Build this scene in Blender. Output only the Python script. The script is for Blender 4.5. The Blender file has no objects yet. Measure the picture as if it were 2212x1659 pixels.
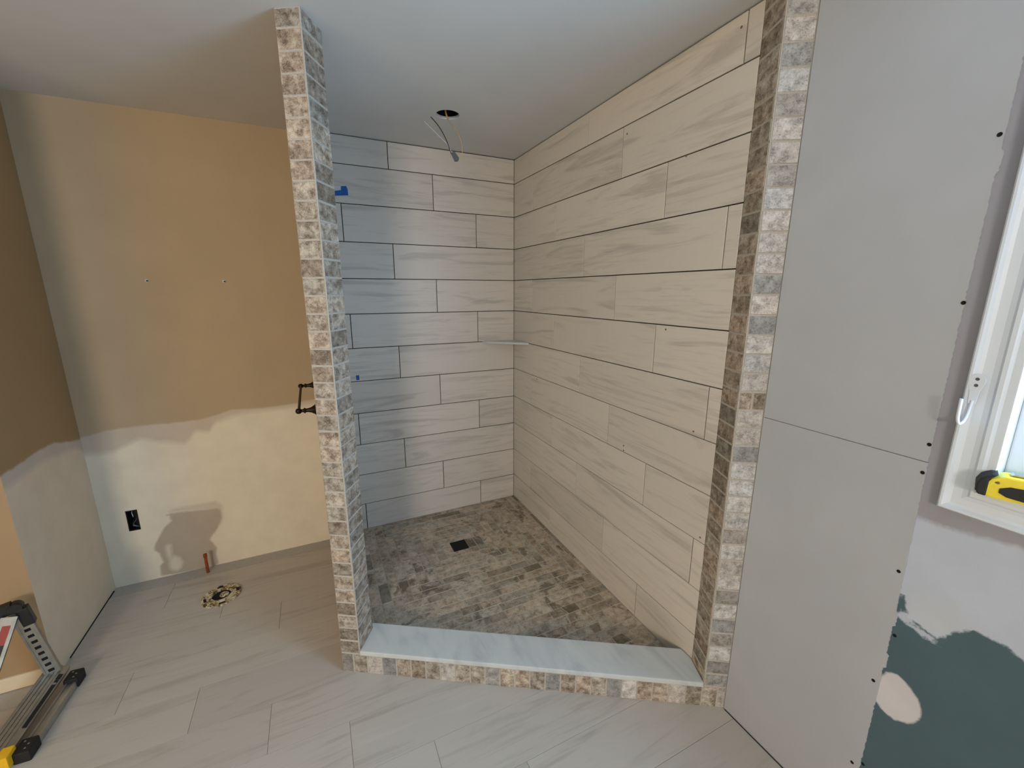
import bpy, bmesh, math, random
from mathutils import Vector, Matrix
C = bpy.context.scene.collection
SC = bpy.context.scene
R = random.Random(7)

# ---------------------------------------------------------------- camera
yaw, pitch, roll = 0.4419, -0.2186, 0.0004
fw = Vector((math.sin(yaw)*math.cos(pitch), math.cos(yaw)*math.cos(pitch), math.sin(pitch)))
rt = Vector((math.cos(yaw), -math.sin(yaw), 0)); up = rt.cross(fw)
r2 = rt*math.cos(roll)+up*math.sin(roll); u2 = -rt*math.sin(roll)+up*math.cos(roll)
cam = bpy.data.cameras.new('camera'); cam.sensor_width = 36; cam.lens = 36*899.9/2212; cam.clip_start = .02
co = bpy.data.objects.new('camera', cam); C.objects.link(co)
co.matrix_world = Matrix(((r2.x, u2.x, -fw.x, -1.2874), (r2.y, u2.y, -fw.y, -2.6865), (r2.z, u2.z, -fw.z, 1.5973), (0, 0, 0, 1)))
SC.camera = co

# ---------------------------------------------------------------- light
SC.view_settings.view_transform = 'Standard'; SC.view_settings.look = 'None'
SC.view_settings.gamma = 1; SC.view_settings.use_curve_mapping = False
SC.view_settings.exposure = -0.05
W = bpy.data.worlds.new('sky'); SC.world = W; W.use_nodes = True
W.node_tree.nodes['Background'].inputs[0].default_value = (.62, .78, 1, 1)
W.node_tree.nodes['Background'].inputs[1].default_value = 1.6
def area(name, loc, target, sx, sy, power, col, spread=180):
    l = bpy.data.lights.new(name, 'AREA'); l.shape = 'RECTANGLE'; l.size = sx; l.size_y = sy
    l.energy = power; l.color = col; l.spread = math.radians(spread)
    o = bpy.data.objects.new(name, l); C.objects.link(o); o.location = loc
    o.rotation_euler = (Vector(target)-Vector(loc)).to_track_quat('-Z', 'Y').to_euler(); return o
# daylight standing outside the window
area('window_daylight', (.118, -2.99, 1.63), (-1, -2.99, 1.63), 1.2, .9, 76, (.40, .69, 1.0))
# warm lamp in the far part of the bathroom behind the photographer
area('vanity_lamp', (-3.3, -6.0, 2.15), (-1.2, -.5, 1.1), .9, .6, 93, (1, .91, .81))
# cool fill added behind the camera for the right pillar front; no window there
area('rear_cool_fill', (-.35, -5.3, 1.55), (-.5, 0, 1.25), 1.0, 1.1, 6, (.50, .74, 1.0))
# added warm fill from the left
area('left_warm_fill', (-4.1, -3.2, 1.5), (-1.0, -2.2, 1.2), 1.2, 1.4, 26, (1, .78, .42))

# ---------------------------------------------------------------- helpers
def s2l(c):
    return tuple((x/255/12.92 if x/255 <= .04045 else ((x/255+.055)/1.055)**2.4) for x in c)+(1,)
def link(name, me, mat, parent=None, mw=None):
    o = bpy.data.objects.new(name, me); C.objects.link(o)
    if mat is not None and not me.materials: me.materials.append(mat)
    if parent is not None: o.parent = parent
    if mw is not None: o.matrix_basis = mw
    return o
def thing(name, label, cat, loc=(0, 0, 0), group=None):
    o = bpy.data.objects.new(name, None); C.objects.link(o); o.location = loc; o.empty_display_size = .05
    o['label'] = label; o['category'] = cat
    if group: o['group'] = group
    return o
def tag(o, label, cat, group=None):
    o['label'] = label; o['category'] = cat
    if group: o['group'] = group
    return o
class MB:
    def __init__(s, off=(0, 0, 0)): s.v = []; s.f = []; s.sm = []; s.off = Vector(off)
    def add(s, vs, fs, smooth=False):
        b = len(s.v); s.v += [tuple(Vector(v)-s.off) for v in vs]
        s.f += [tuple(b+i for i in f) for f in fs]; s.sm += [smooth]*len(fs)
    def box(s, a, b, M=None):
        x0, y0, z0 = a; x1, y1, z1 = b
        vs = [(x0,y0,z0),(x1,y0,z0),(x1,y1,z0),(x0,y1,z0),(x0,y0,z1),(x1,y0,z1),(x1,y1,z1),(x0,y1,z1)]
        if M: vs = [M @ Vector(v) for v in vs]
        s.add(vs, [(0,3,2,1),(4,5,6,7),(0,1,5,4),(1,2,6,5),(2,3,7,6),(3,0,4,7)])
    def prism(s, poly, fn, h0, h1, ch=0):
        # poly: 2d counter-clockwise; fn(a,b,h)->3d
        n = len(poly)
        inner = inset(poly, ch) if ch else poly
        vs = [fn(a, b, h0) for a, b in poly]+[fn(a, b, h1-ch if ch else h1) for a, b in poly]
        fs = [tuple(range(n-1, -1, -1))]+[(i, (i+1) % n, n+(i+1) % n, n+i) for i in range(n)]
        if ch:
            vs += [fn(a, b, h1) for a, b in inner]
            fs += [(n+i, n+(i+1) % n, 2*n+(i+1) % n, 2*n+i) for i in range(n)]
            fs.append(tuple(range(2*n, 3*n)))
        else: fs.append(tuple(range(n, 2*n)))
        s.add(vs, fs)
    def tube(s, pts, r, n=10, cap=True):
        pts = [Vector(p) for p in pts]; rr = r if isinstance(r, (list, tuple)) else [r]*len(pts)
        vs = []; T0 = None
        for i, p in enumerate(pts):
            t = (pts[min(i+1, len(pts)-1)]-pts[max(i-1, 0)]).normalized()
            if T0 is None:
                a = t.orthogonal().normalized()
            else:
                a = (T0-t*T0.dot(t)).normalized()
            T0 = a; b = t.cross(a)
            for k in range(n):
                w = 2*math.pi*k/n; vs.append(p+(a*math.cos(w)+b*math.sin(w))*rr[i])
        fs = []
        for i in range(len(pts)-1):
            for k in range(n):
                fs.append((i*n+k, i*n+(k+1) % n, (i+1)*n+(k+1) % n, (i+1)*n+k))
        s.add(vs, fs, True)
        if cap:
            s.add(vs[:n], [tuple(range(n-1, -1, -1))]); s.add(vs[-n:], [tuple(range(n))])
    def lathe(s, prof, M=None, n=24):
        vs = []
        for r, z in prof:
            for k in range(n):
                w = 2*math.pi*k/n; v = Vector((r*math.cos(w), r*math.sin(w), z)); vs.append(M @ v if M else v)
        fs = [(i*n+k, i*n+(k+1) % n, (i+1)*n+(k+1) % n, (i+1)*n+k) for i in range(len(prof)-1) for k in range(n)]
        s.add(vs, fs, True)
        s.add(vs[:n], [tuple(range(n-1, -1, -1))]); s.add(vs[-n:], [tuple(range(n))])
    def mesh(s, name):
        me = bpy.data.meshes.new(name); me.from_pydata(s.v, [], s.f); me.update()
        me.polygons.foreach_set('use_smooth', s.sm)
        return me
    def build(s, name, mat, parent=None, bevel=0):
        me = s.mesh(name)
        if bevel or any(s.sm):
            bm = bmesh.new(); bm.from_mesh(me); bmesh.ops.remove_doubles(bm, verts=bm.verts, dist=1e-6)
            if bevel:
                es = [e for e in bm.edges if len(e.link_faces) == 2 and e.calc_face_angle(0) > .5]
                bmesh.ops.bevel(bm, geom=es, offset=bevel, segments=2, affect='EDGES', profile=.7)
            else:
                for e in bm.edges:
                    if len(e.link_faces) == 2 and e.calc_face_angle(0) > .7: e.smooth = False
            bmesh.ops.recalc_face_normals(bm, faces=bm.faces)
            bm.to_mesh(me); bm.free()
        o = link(name, me, mat, parent)
        o.location = s.off
        return o
def area2(p): return .5*sum(p[i][0]*p[(i+1) % len(p)][1]-p[(i+1) % len(p)][0]*p[i][1] for i in range(len(p)))
def inset(poly, d):
    n = len(poly); out = []
    for i in range(n):
        p0, p1, p2 = poly[i-1], poly[i], poly[(i+1) % n]
        e1 = Vector((p1[0]-p0[0], p1[1]-p0[1])); e2 = Vector((p2[0]-p1[0], p2[1]-p1[1]))
        if e1.length < 1e-6 or e2.length < 1e-6: out.append(p1); continue
        e1.normalize(); e2.normalize()
        n1 = Vector((-e1.y, e1.x)); n2 = Vector((-e2.y, e2.x))
        b = n1+n2; L = b.length
        if L < .2: out.append((p1[0]+n1.x*d, p1[1]+n1.y*d)); continue
        b /= L; k = min(d/max(b.dot(n1), .3), d*2.2)
        out.append((p1[0]+b.x*k, p1[1]+b.y*k))
    return out
def clip(poly, a, b, c):
    # keep a*x+b*y+c >= 0
    out = []
    for i in range(len(poly)):
        p, q = poly[i], poly[(i+1) % len(poly)]
        dp = a*p[0]+b*p[1]+c; dq = a*q[0]+b*q[1]+c
        if dp >= 0: out.append(p)
        if dp*dq < 0:
            t = dp/(dp-dq); out.append((p[0]+(q[0]-p[0])*t, p[1]+(q[1]-p[1])*t))
    r = []
    for p in out:
        if not r or math.hypot(p[0]-r[-1][0], p[1]-r[-1][1]) > 1e-4: r.append(p)
    if len(r) > 1 and math.hypot(r[0][0]-r[-1][0], r[0][1]-r[-1][1]) < 1e-4: r.pop()
    return r
_cache = {}
def piece(name, mat, parent, O, U, V, poly, th=.009, ch=.0012, jit=0, tilt=0, proud=0, rim=None):
    """one tile: polygon in the (U,V) plane through O, front face towards U x V"""
    U = Vector(U).normalized(); V = Vector(V).normalized(); N = U.cross(V)
    cx = sum(p[0] for p in poly)/len(poly); cy = sum(p[1] for p in poly)/len(poly)
    loc = Vector(O)+U*cx+V*cy+N*(proud+R.uniform(-jit, jit))
    lp = [(p[0]-cx, p[1]-cy) for p in poly]
    key = (name, mat.name, round(th, 4), tuple((round(a, 4), round(b, 4)) for a, b in lp))
    me = _cache.get(key)
    if me is None:
        m = MB(); m.prism(lp, lambda a, b, h: (a, b, h), -th, 0, ch); me = m.mesh(name); _cache[key] = me
        if rim is not None:
            me.materials.append(mat); me.materials.append(rim)
            me.polygons.foreach_set('material_index', [1]*(len(me.polygons)-1)+[0])
    M = Matrix(((U.x, V.x, N.x, loc.x), (U.y, V.y, N.y, loc.y), (U.z, V.z, N.z, loc.z), (0, 0, 0, 1)))
    if tilt: M = M @ Matrix.Rotation(R.uniform(-tilt, tilt), 4, 'X') @ Matrix.Rotation(R.uniform(-tilt, tilt), 4, 'Y')
    return link(name, me, mat, parent, M)
def rect(a0, b0, a1, b1): return [(a0, b0), (a1, b0), (a1, b1), (a0, b1)]
def poly_sd(px, py, poly):
    """signed distance, positive inside"""
    d = 1e9; ins = False; n = len(poly)
    for i in range(n):
        ax, ay = poly[i]; bx, by = poly[(i+1) % n]
        ex, ey = bx-ax, by-ay; t = max(0, min(1, ((px-ax)*ex+(py-ay)*ey)/(ex*ex+ey*ey+1e-12)))
        d = min(d, math.hypot(px-ax-ex*t, py-ay-ey*t))
        if (ay > py) != (by > py) and px < (bx-ax)*(py-ay)/(by-ay)+ax: ins = not ins
    return d if ins else -d
def lin(x, pts):
    if x <= pts[0][0]: return pts[0][1]
    for (a, b), (c, d) in zip(pts, pts[1:]):
        if x <= c: return b+(d-b)*(x-a)/(c-a)
    return pts[-1][1]
def slabs(name, mat, boxes, step=.02, attrs=None, parent=None, face=None):
    """wall body of boxes; the face named by `face` ('-y','-x','+x','-z') is gridded and carries mask attributes"""
    vs = []; fs = []
    for (a, b, st) in boxes:
        st = st or step
        x0, y0, z0 = a; x1, y1, z1 = b
        m = MB(); m.box(a, b)
        drop = {'-z': 0, '+z': 1, '-y': 2, '+x': 3, '+y': 4, '-x': 5}[face] if face else -1
        base = len(vs); vs += m.v; fs += [tuple(base+i for i in f) for k, f in enumerate(m.f) if k != drop]
        if face:
            if face in ('-y', '+y'): yy = y0 if face == '-y' else y1; o = (x0, z0); e = (x1-x0, z1-z0); fn = lambda p, q: (p, yy, q)
            elif face in ('-x', '+x'): xx = x0 if face == '-x' else x1; o = (y0, z0); e = (y1-y0, z1-z0); fn = lambda p, q: (xx, p, q)
            n1 = max(1, round(e[0]/st)); n2 = max(1, round(e[1]/st)); base = len(vs)
            for i in range(n1+1):
                for j in range(n2+1): vs.append(fn(o[0]+e[0]*i/n1, o[1]+e[1]*j/n2))
            flip = face in ('-x', '+y')
            for i in range(n1):
                for j in range(n2):
                    q = (base+i*(n2+1)+j, base+(i+1)*(n2+1)+j, base+(i+1)*(n2+1)+j+1, base+i*(n2+1)+j+1)
                    fs.append(q[::-1] if flip else q)
    me = bpy.data.meshes.new(name); me.from_pydata(vs, [], fs); me.update()
    if attrs:
        for an, fnc in attrs.items():
            at = me.attributes.new(an, 'FLOAT', 'POINT'); at.data.foreach_set('value', [fnc(*v) for v in vs])
    o = link(name, me, mat, parent)
    if parent is None: o['kind'] = 'structure'
    return o

# ---------------------------------------------------------------- materials
class NT:
    def __init__(s, name, rough=.6, spec=.5):
        s.m = bpy.data.materials.new(name); s.m.use_nodes = True; s.t = s.m.node_tree
        s.b = s.t.nodes['Principled BSDF']; s.b.inputs['Roughness'].default_value = rough
        s.b.inputs['Specular IOR Level'].default_value = spec
        s.obj = None
    def n(s, ty, **kw):
        x = s.t.nodes.new(ty)
        for k, v in kw.items():
            if k.startswith('i_'): x.inputs[k[2:].replace('_', ' ')].default_value = v
            else: setattr(x, k, v)
        return x
    def l(s, a, b): s.t.links.new(a, b)
    def coord(s, scale=(1, 1, 1), rnd=True, world=False):
        tc = s.n('ShaderNodeNewGeometry').outputs['Position'] if world else s.n('ShaderNodeTexCoord').outputs['Object']
        mp = s.n('ShaderNodeMapping'); mp.inputs['Scale'].default_value = scale; s.l(tc, mp.inputs['Vector'])
        if rnd:
            oi = s.n('ShaderNodeObjectInfo'); mu = s.n('ShaderNodeVectorMath', operation='SCALE')
            cb = s.n('ShaderNodeCombineXYZ')
            for k, f in enumerate((37., 71., 13.)):
                q = s.n('ShaderNodeMath', operation='MULTIPLY'); q.inputs[1].default_value = f; s.l(oi.outputs['Random'], q.inputs[0]); s.l(q.outputs[0], cb.inputs[k])
            s.l(cb.outputs[0], mp.inputs['Location'])
        return mp.outputs[0]
    def noise(s, co, scale, detail=4, rough=.55, dist=0):
        x = s.n('ShaderNodeTexNoise'); x.inputs['Scale'].default_value = scale; x.inputs['Detail'].default_value = detail
        x.inputs['Roughness'].default_value = rough; x.inputs['Distortion'].default_value = dist; s.l(co, x.inputs['Vector']); return x.outputs['Fac']
    def ramp(s, fac, stops):
        x = s.n('ShaderNodeValToRGB'); e = x.color_ramp.elements
        while len(e) > 1: e.remove(e[-1])
        e[0].position = stops[0][0]; e[0].color = stops[0][1]
        for p, c in stops[1:]:
            q = e.new(p); q.color = c
        s.l(fac, x.inputs[0]); return x.outputs[0]
    def mix(s, fac, a, b, mode='MIX'):
        x = s.n('ShaderNodeMix', data_type='RGBA', blend_type=mode)
        for inp, v in ((x.inputs[0], fac), (x.inputs[6], a), (x.inputs[7], b)):
            if isinstance(v, (int, float)): inp.default_value = v
            elif isinstance(v, tuple): inp.default_value = v
            else: s.l(v, inp)
        return x.outputs[2]
    def math(s, op, a, b=0., clampv=False):
        x = s.n('ShaderNodeMath', operation=op, use_clamp=clampv)
        for inp, v in ((x.inputs[0], a), (x.inputs[1], b)):
            if isinstance(v, (int, float)): inp.default_value = v
            else: s.l(v, inp)
        return x.outputs[0]
    def rand(s): return s.n('ShaderNodeObjectInfo').outputs['Random']
    def bump(s, h, strength=.2, dist=.002):
        x = s.n('ShaderNodeBump'); x.inputs['Strength'].default_value = strength; x.inputs['Distance'].default_value = dist
        s.l(h, x.inputs['Height']); s.l(x.outputs[0], s.b.inputs['Normal'])
    def col(s, c):
        if isinstance(c, tuple): s.b.inputs['Base Color'].default_value = c
        else: s.l(c, s.b.inputs['Base Color'])
        return s.m
def G(v): return (v, v, v, 1)

def plain(name, rgb, rough=.5, metal=0, spec=.5, var=.06, scale=60):
    t = NT(name, rough, spec); t.b.inputs['Metallic'].default_value = metal
    c = s2l(rgb); co = t.coord(rnd=False)
    f = t.noise(co, scale, 3)
    lo = tuple(x*(1-var) for x in c[:3])+(1,); hi = tuple(min(1, x*(1+var)) for x in c[:3])+(1,)
    return t.col(t.ramp(f, [(.3, lo), (.7, hi)]))

def wood_tile(name, base, streak, warm, rough=.38, amp=1):
    t = NT(name, rough, .45)
    co = t.coord((.9, 9, 9)); n1 = t.noise(co, 1.5, 6, .6, 1.2)
    co2 = t.coord((1.6, 26, 26)); n2 = t.noise(co2, 2.2, 5, .65, .6)
    co3 = t.coord((1.2, 2.6, 1)); n3 = t.noise(co3, 1.4, 3, .5, .4)
    c = t.ramp(n1, [(.34, s2l(streak)), (.47, s2l(base)), (.62, s2l(base)), (.78, s2l(warm))])
    k = t.math('MULTIPLY', t.ramp(n2, [(.5, G(0)), (.72, G(1))]), .42*amp)
    k2 = t.math('MULTIPLY', k, t.ramp(n3, [(.42, G(0)), (.6, G(1))]))
    c = t.mix(k2, c, s2l(tuple(x*.62 for x in streak)))
    v = t.math('ADD', t.math('MULTIPLY', t.rand(), .10), .95)
    c = t.mix(1.0, c, v, 'MULTIPLY')
    t.bump(n2, .05, .0006)
    return t.col(c)
def stone(name, light, mid, dark, rough=.62, bright=(0.75, 1.1), haze=.35, stain=False, scale=1.):
    t = NT(name, rough, .4)
    co = t.coord(); n1 = t.noise(co, 26*scale, 6, .62, .25); n2 = t.noise(co, 120*scale, 5, .75, .1)
    n3 = t.noise(co, 60*scale, 4, .65, .6)
    c = t.ramp(n1, [(.36, s2l(dark)), (.50, s2l(mid)), (.66, s2l(light))])
    c = t.mix(t.math('MULTIPLY', t.ramp(n2, [(.52, G(0)), (.64, G(1))]), haze), c, s2l(light))
    c = t.mix(t.math('MULTIPLY', t.ramp(n2, [(.36, G(1)), (.45, G(0))]), .72), c, s2l(tuple(x*.8 for x in dark)))
    # thin pale calcite veins
    c = t.mix(t.math('MULTIPLY', t.ramp(n3, [(.475, G(0)), (.495, G(1)), (.505, G(1)), (.525, G(0))]), 1.2*haze), c, s2l(tuple(min(240, x*1.1) for x in light)))
    v = t.ramp(t.rand(), [(0, G(bright[0])), (.35, G(bright[0]+.55*(bright[1]-bright[0]))), (1, G(bright[1]))])
    c = t.mix(1.0, c, v, 'MULTIPLY')
    r2_ = t.math('FRACT', t.math('MULTIPLY', t.rand(), 91.7))
    c = t.mix(1.0, c, t.ramp(r2_, [(0, (1.0, .955, .92, 1)), (.5, (1, .985, .97, 1)), (.8, (.93, .97, 1.0, 1))]), 'MULTIPLY')
    if stain:
        w = t.coord(rnd=False, world=True); ns = t.noise(w, 7.5, 6, .66, .5)
        c = t.mix(t.math('MULTIPLY', t.ramp(ns, [(.385, G(1)), (.43, G(0))]), .6), c, s2l((70, 58, 40)))
        q = t.math('GREATER_THAN', t.math('FRACT', t.math('MULTIPLY', t.rand(), 17.3)), .955)
        c = t.mix(t.math('MULTIPLY', q, .55), c, s2l((72, 64, 44)))
    h = t.math('ADD', t.math('MULTIPLY', n1, .5), t.math('MULTIPLY', n2, .5)); t.bump(h, .55, .0018)
    return t.col(c)

M = {}
M['wall_tile'] = wood_tile('wood_look_wall_tile', (207, 198, 187), (184, 176, 166), (213, 206, 194), .4, .7)
M['floor_tile'] = wood_tile('wood_look_floor_tile', (184, 176, 166), (169, 161, 150), (192, 184, 175), .34, .55)
M['mosaic'] = stone('tumbled_marble', (212, 208, 203), (184, 178, 172), (144, 137, 131), bright=(.50, 1.08), haze=.4, scale=1.5)  # paler tile; the right pillar front's cool light is partly painted in
M['mosaic_brown'] = stone('tumbled_brown_marble', (202, 190, 174), (160, 144, 128), (108, 92, 78), bright=(.58, 1.08), haze=.34, scale=1.35)  # browner tile by nature, with part of the dimmer light put into its colour
M['pan_stone'] = stone('tumbled_pan_marble', (202, 187, 167), (176, 161, 142), (140, 125, 106), rough=.55, bright=(.66, 1.08), stain=True, haze=.35, scale=1.0)
M['grout'] = plain('pale_grout', (178, 171, 161), .85, scale=150, var=.12)
M['pan_grout'] = plain('pan_grout', (186, 176, 160), .85, scale=120, var=.15)
M['haze'] = plain('grout_haze', (180, 171, 160), .8, scale=90, var=.16)
M['pan_haze'] = plain('pan_grout_haze', (174, 163, 146), .8, scale=90, var=.2)
M['joint'] = plain('dark_joint', (38, 35, 33), .9)
M['floor_joint'] = plain('floor_joint', (171, 166, 159), .8)
M['trim_metal'] = plain('brushed_trim', (190, 190, 188), .35, .6)
M['ceiling'] = plain('ceiling_paint', (217, 216, 214), .9, scale=3, var=.03)
M['board'] = plain('gypsum_board', (174, 176, 181), .85, scale=4, var=.035)
M['black'] = plain('black_plastic', (22, 23, 25), .4)
M['void'] = plain('dark_void', (10, 9, 8), .95)
M['screw'] = plain('black_screw', (20, 20, 22), .45, .5)
M['white_trim'] = plain('white_trim_paint', (216, 223, 232), .38, scale=10, var=.02)
M['bronze'] = plain('oil_rubbed_bronze', (44, 34, 26), .42, .75, scale=30, var=.3)
M['alu'] = plain('aluminium', (176, 172, 162), .38, .85, scale=25, var=.15)
M['rubber'] = plain('black_rubber', (20, 20, 21), .65)
M['yellow'] = plain('yellow_plastic', (232, 178, 30), .45)
M['tapeyellow'] = plain('tape_yellow', (228, 205, 52), .4)
M['red'] = plain('red_label', (150, 58, 46), .5)
M['copper'] = plain('copper', (158, 78, 46), .5, .55, scale=40, var=.25)
M['blue_tape'] = plain('blue_painter_tape', (24, 84, 160), .7, scale=30, var=.15)
M['clip_white'] = plain('spacer_white', (196, 200, 202), .6)
M['ground_wire'] = plain('bare_wire', (214, 178, 98), .4, .6)
M['gold_wire'] = plain('yellow_cable', (196, 150, 40), .5)
M['grey'] = plain('grey_connector', (78, 82, 84), .55)
M['steel'] = plain('steel', (176, 180, 188), .28, .9)
M['wood_far'] = plain('stud_wood', (120, 92, 62), .8)
M['base_trim'] = plain('pale_baseboard', (214, 196, 168), .6, scale=12)

def marble(name):
    t = NT(name, .28, .5)
    co = t.coord((3, 1.1, 1), rnd=False); n1 = t.noise(co, 2.6, 6, .55, 1.6)
    c = t.ramp(n1, [(.30, s2l((176, 180, 181))), (.5, s2l((195, 199, 197))), (.75, s2l((204, 206, 202)))])
    return t.col(c)
M['marble'] = marble('grey_white_marble')
def corroded():
    t = NT('corroded_brass', .6, .5); t.b.inputs['Metallic'].default_value = .25
    n = t.noise(t.coord(rnd=False), 55, 5, .6, .8)
    return t.col(t.ramp(n, [(.36, s2l((58, 44, 18))), (.46, s2l((132, 108, 58))), (.54, s2l((206, 196, 172))), (.7, s2l((222, 214, 196)))]))
M['flange'] = corroded()
def glass():
    m = bpy.data.materials.new('window_glass'); m.use_nodes = True; t = m.node_tree; t.nodes.clear()
    o = t.nodes.new('ShaderNodeOutputMaterial'); mx = t.nodes.new('ShaderNodeMixShader'); tr = t.nodes.new('ShaderNodeBsdfTransparent')
    gl = t.nodes.new('ShaderNodeBsdfGlossy'); gl.inputs['Roughness'].default_value = .02; mx.inputs[0].default_value = .06
    t.links.new(tr.outputs[0], mx.inputs[1]); t.links.new(gl.outputs[0], mx.inputs[2]); t.links.new(mx.outputs[0], o.inputs[0])
    return m
M['glass'] = glass()

def painted(name, paint, layers, rough=.85, noise_amp=.02, var=.04):
    """layers: (attribute, colour, softness, noise amplitude, noise scale, opacity)"""
    t = NT(name, rough, .35)
    w = t.coord(rnd=False, world=True)
    f = t.noise(w, 3.5, 4); c0 = s2l(paint)
    c = t.ramp(f, [(.3, tuple(x*(1-var) for x in c0[:3])+(1,)), (.7, tuple(min(1, x*(1+var)) for x in c0[:3])+(1,))])
    for an, colr, soft, amp, sc, op in layers:
        a = t.n('ShaderNodeAttribute', attribute_name=an, attribute_type='GEOMETRY')
        nz = t.math('MULTIPLY', t.math('SUBTRACT', t.noise(w, sc, 5, .62), .5), amp*2)
        d = t.math('ADD', a.outputs['Fac'], nz)
        k = t.math('ADD', t.math('DIVIDE', d, soft), .5, True)
        k = t.math('MULTIPLY', k, op)
        g = t.noise(w, 9, 4); cc = s2l(colr)
        cv = t.ramp(g, [(.3, tuple(x*.95 for x in cc[:3])+(1,)), (.7, tuple(min(1, x*1.04) for x in cc[:3])+(1,))])
        c = t.mix(k, c, cv)
    t.bump(t.noise(w, 220, 2), .06, .001)
    return t.col(c)

# ================================================================ STRUCTURE
H = 2.44
TAN = (175, 154, 125); PRIMER = (221, 210, 189); BAND = (195, 180, 162)
# back wall: behind the toilet corner, and behind the shower tiles
ztop = [(-2.41, .872), (-2.398, .872), (-2.3, .895), (-2.163, .901), (-2.0, .898), (-1.89, .903), (-1.80, .925), (-1.754, .94), (-1.6, .932), (-1.475, .936), (-1.31, .955)]
zband = [(-2.41, .78), (-2.30, .775), (-2.18, .835), (-2.10, .80), (-1.99, .775), (-1.93, .84), (-1.879, .82), (-1.84, .875), (-1.761, .90), (-1.7, .915), (-1.31, .92)]
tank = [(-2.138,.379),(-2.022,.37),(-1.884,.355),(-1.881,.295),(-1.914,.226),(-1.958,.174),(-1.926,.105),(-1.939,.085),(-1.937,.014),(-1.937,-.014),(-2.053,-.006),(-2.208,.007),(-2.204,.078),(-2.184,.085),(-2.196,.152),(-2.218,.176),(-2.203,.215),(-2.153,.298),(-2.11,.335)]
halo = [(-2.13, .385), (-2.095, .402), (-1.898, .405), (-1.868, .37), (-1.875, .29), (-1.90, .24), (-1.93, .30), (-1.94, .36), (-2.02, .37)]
blob = [(-2.165,.065),(-2.155,.10),(-2.131,.115),(-2.108,.10),(-2.10,.07),(-2.112,.03),(-2.138,.015),(-2.158,.03)]
blob2 = [(-2.165,.165),(-2.15,.20),(-2.138,.19),(-2.14,.14),(-2.15,.10),(-2.163,.11)]
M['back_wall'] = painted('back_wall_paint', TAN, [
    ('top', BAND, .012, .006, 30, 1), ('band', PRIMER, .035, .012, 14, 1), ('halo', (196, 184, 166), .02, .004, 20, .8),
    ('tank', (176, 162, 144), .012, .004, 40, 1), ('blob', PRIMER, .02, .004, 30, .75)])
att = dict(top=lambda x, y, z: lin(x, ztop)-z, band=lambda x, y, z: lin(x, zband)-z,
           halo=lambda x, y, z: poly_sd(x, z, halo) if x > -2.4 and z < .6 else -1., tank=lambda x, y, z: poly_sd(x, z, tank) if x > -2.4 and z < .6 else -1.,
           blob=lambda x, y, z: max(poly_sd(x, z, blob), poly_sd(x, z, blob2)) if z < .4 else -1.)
OB = (-2.301, -2.253, .318, .434)
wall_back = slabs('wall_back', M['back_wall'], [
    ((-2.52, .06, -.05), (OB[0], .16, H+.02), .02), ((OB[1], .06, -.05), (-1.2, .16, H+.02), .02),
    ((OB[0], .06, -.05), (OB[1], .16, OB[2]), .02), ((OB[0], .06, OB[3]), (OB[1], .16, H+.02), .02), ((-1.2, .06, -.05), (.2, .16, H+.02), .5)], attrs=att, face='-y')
# left wall of the toilet corner (faces +x) with its end towards the room
zl = [(-.56, .912), (-.505, .917), (-.446, .917), (-.355, .922), (-.289, .926), (-.166, .921), (-.08, .895), (.034, .868), (.06, .868)]
zlb = [(-.56, .86), (-.481, .861), (-.34, .868), (-.2, .868), (-.176, .862), (0, .84), (.06, .80)]
M['left_wall'] = painted('left_wall_paint', (158, 130, 91), [('top', BAND, .012, .008, 26, 1), ('band', (216, 198, 172), .03, .012, 14, 1)])
wall_left = slabs('wall_left', M['left_wall'], [((-2.52, -.539, -.05), (-2.41, .06, H+.02), .02)],
                  attrs=dict(top=lambda x, y, z: lin(y, zl)-z, band=lambda x, y, z: lin(y, zlb)-z), face='+x')
M['tan'] = plain('tan_wall_paint', (158, 131, 98), .85, scale=4, var=.04)
slabs('wall_alcove', M['tan'], [((-4.3, -.54, -.05), (-2.4105, -.53, H+.02), None)])['kind'] = 'structure'
wl = [o for o in C.objects if o.name == 'wall_alcove'][0]
m = MB(); m.box((-4.3, -.552, 0), (-2.43, -.5405, .062)); bb = m.build('baseboard_alcove', M['base_trim'], bevel=.003); bb['kind'] = 'structure'
# room shell out of the picture
M['room'] = plain('room_paint', (186, 170, 146), .85, scale=3)
slabs('wall_front', M['room'], [((-4.4, -7.0, -.05), (.2, -6.9, H+.02), None)])
slabs('wall_far_left', M['room'], [((-4.4, -7.0, -.05), (-4.3, -.44, H+.02), None)])

# floor
floor = slabs('floor', M['floor_joint'], [((-4.4, -7.0, -.06), (.2, .16, -.003), None)])
planks = []
for r in range(-12, 8):
    y1 = -1.480+.206*r; y0 = y1-.206
    y1c = min(y1, .058); y0c = y0
    if y0 > .05: continue
    xj = -1.03-.273*r
    while xj > -3.4: xj -= .82
    while xj < .03:
        a = max(xj, -4.3 if y1 < -.55 else -2.4038); b = min(xj+.82, .030)
        if y0 < -.545 < y1 and a < -2.41: y1u = -.56 if b < -2.2 else y1c
        else: y1u = y1c
        if b-a > .02 and y1u-y0c > .01:
            inside = (a > -1.25 and (y0c+1.034)*.85466+(a+1.31)*.51918 > .06)
            if not inside: planks.append((a, y0c, b, y1u))
        xj += .82
for a, y0, b, y1 in planks:
    g = .0006
    piece('plank', M['floor_tile'], floor, (0, 0, 0), (1, 0, 0), (0, 1, 0), rect(a+g, y0+g, b-g, y1-g), th=.008, ch=.0004, jit=.0001)

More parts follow.
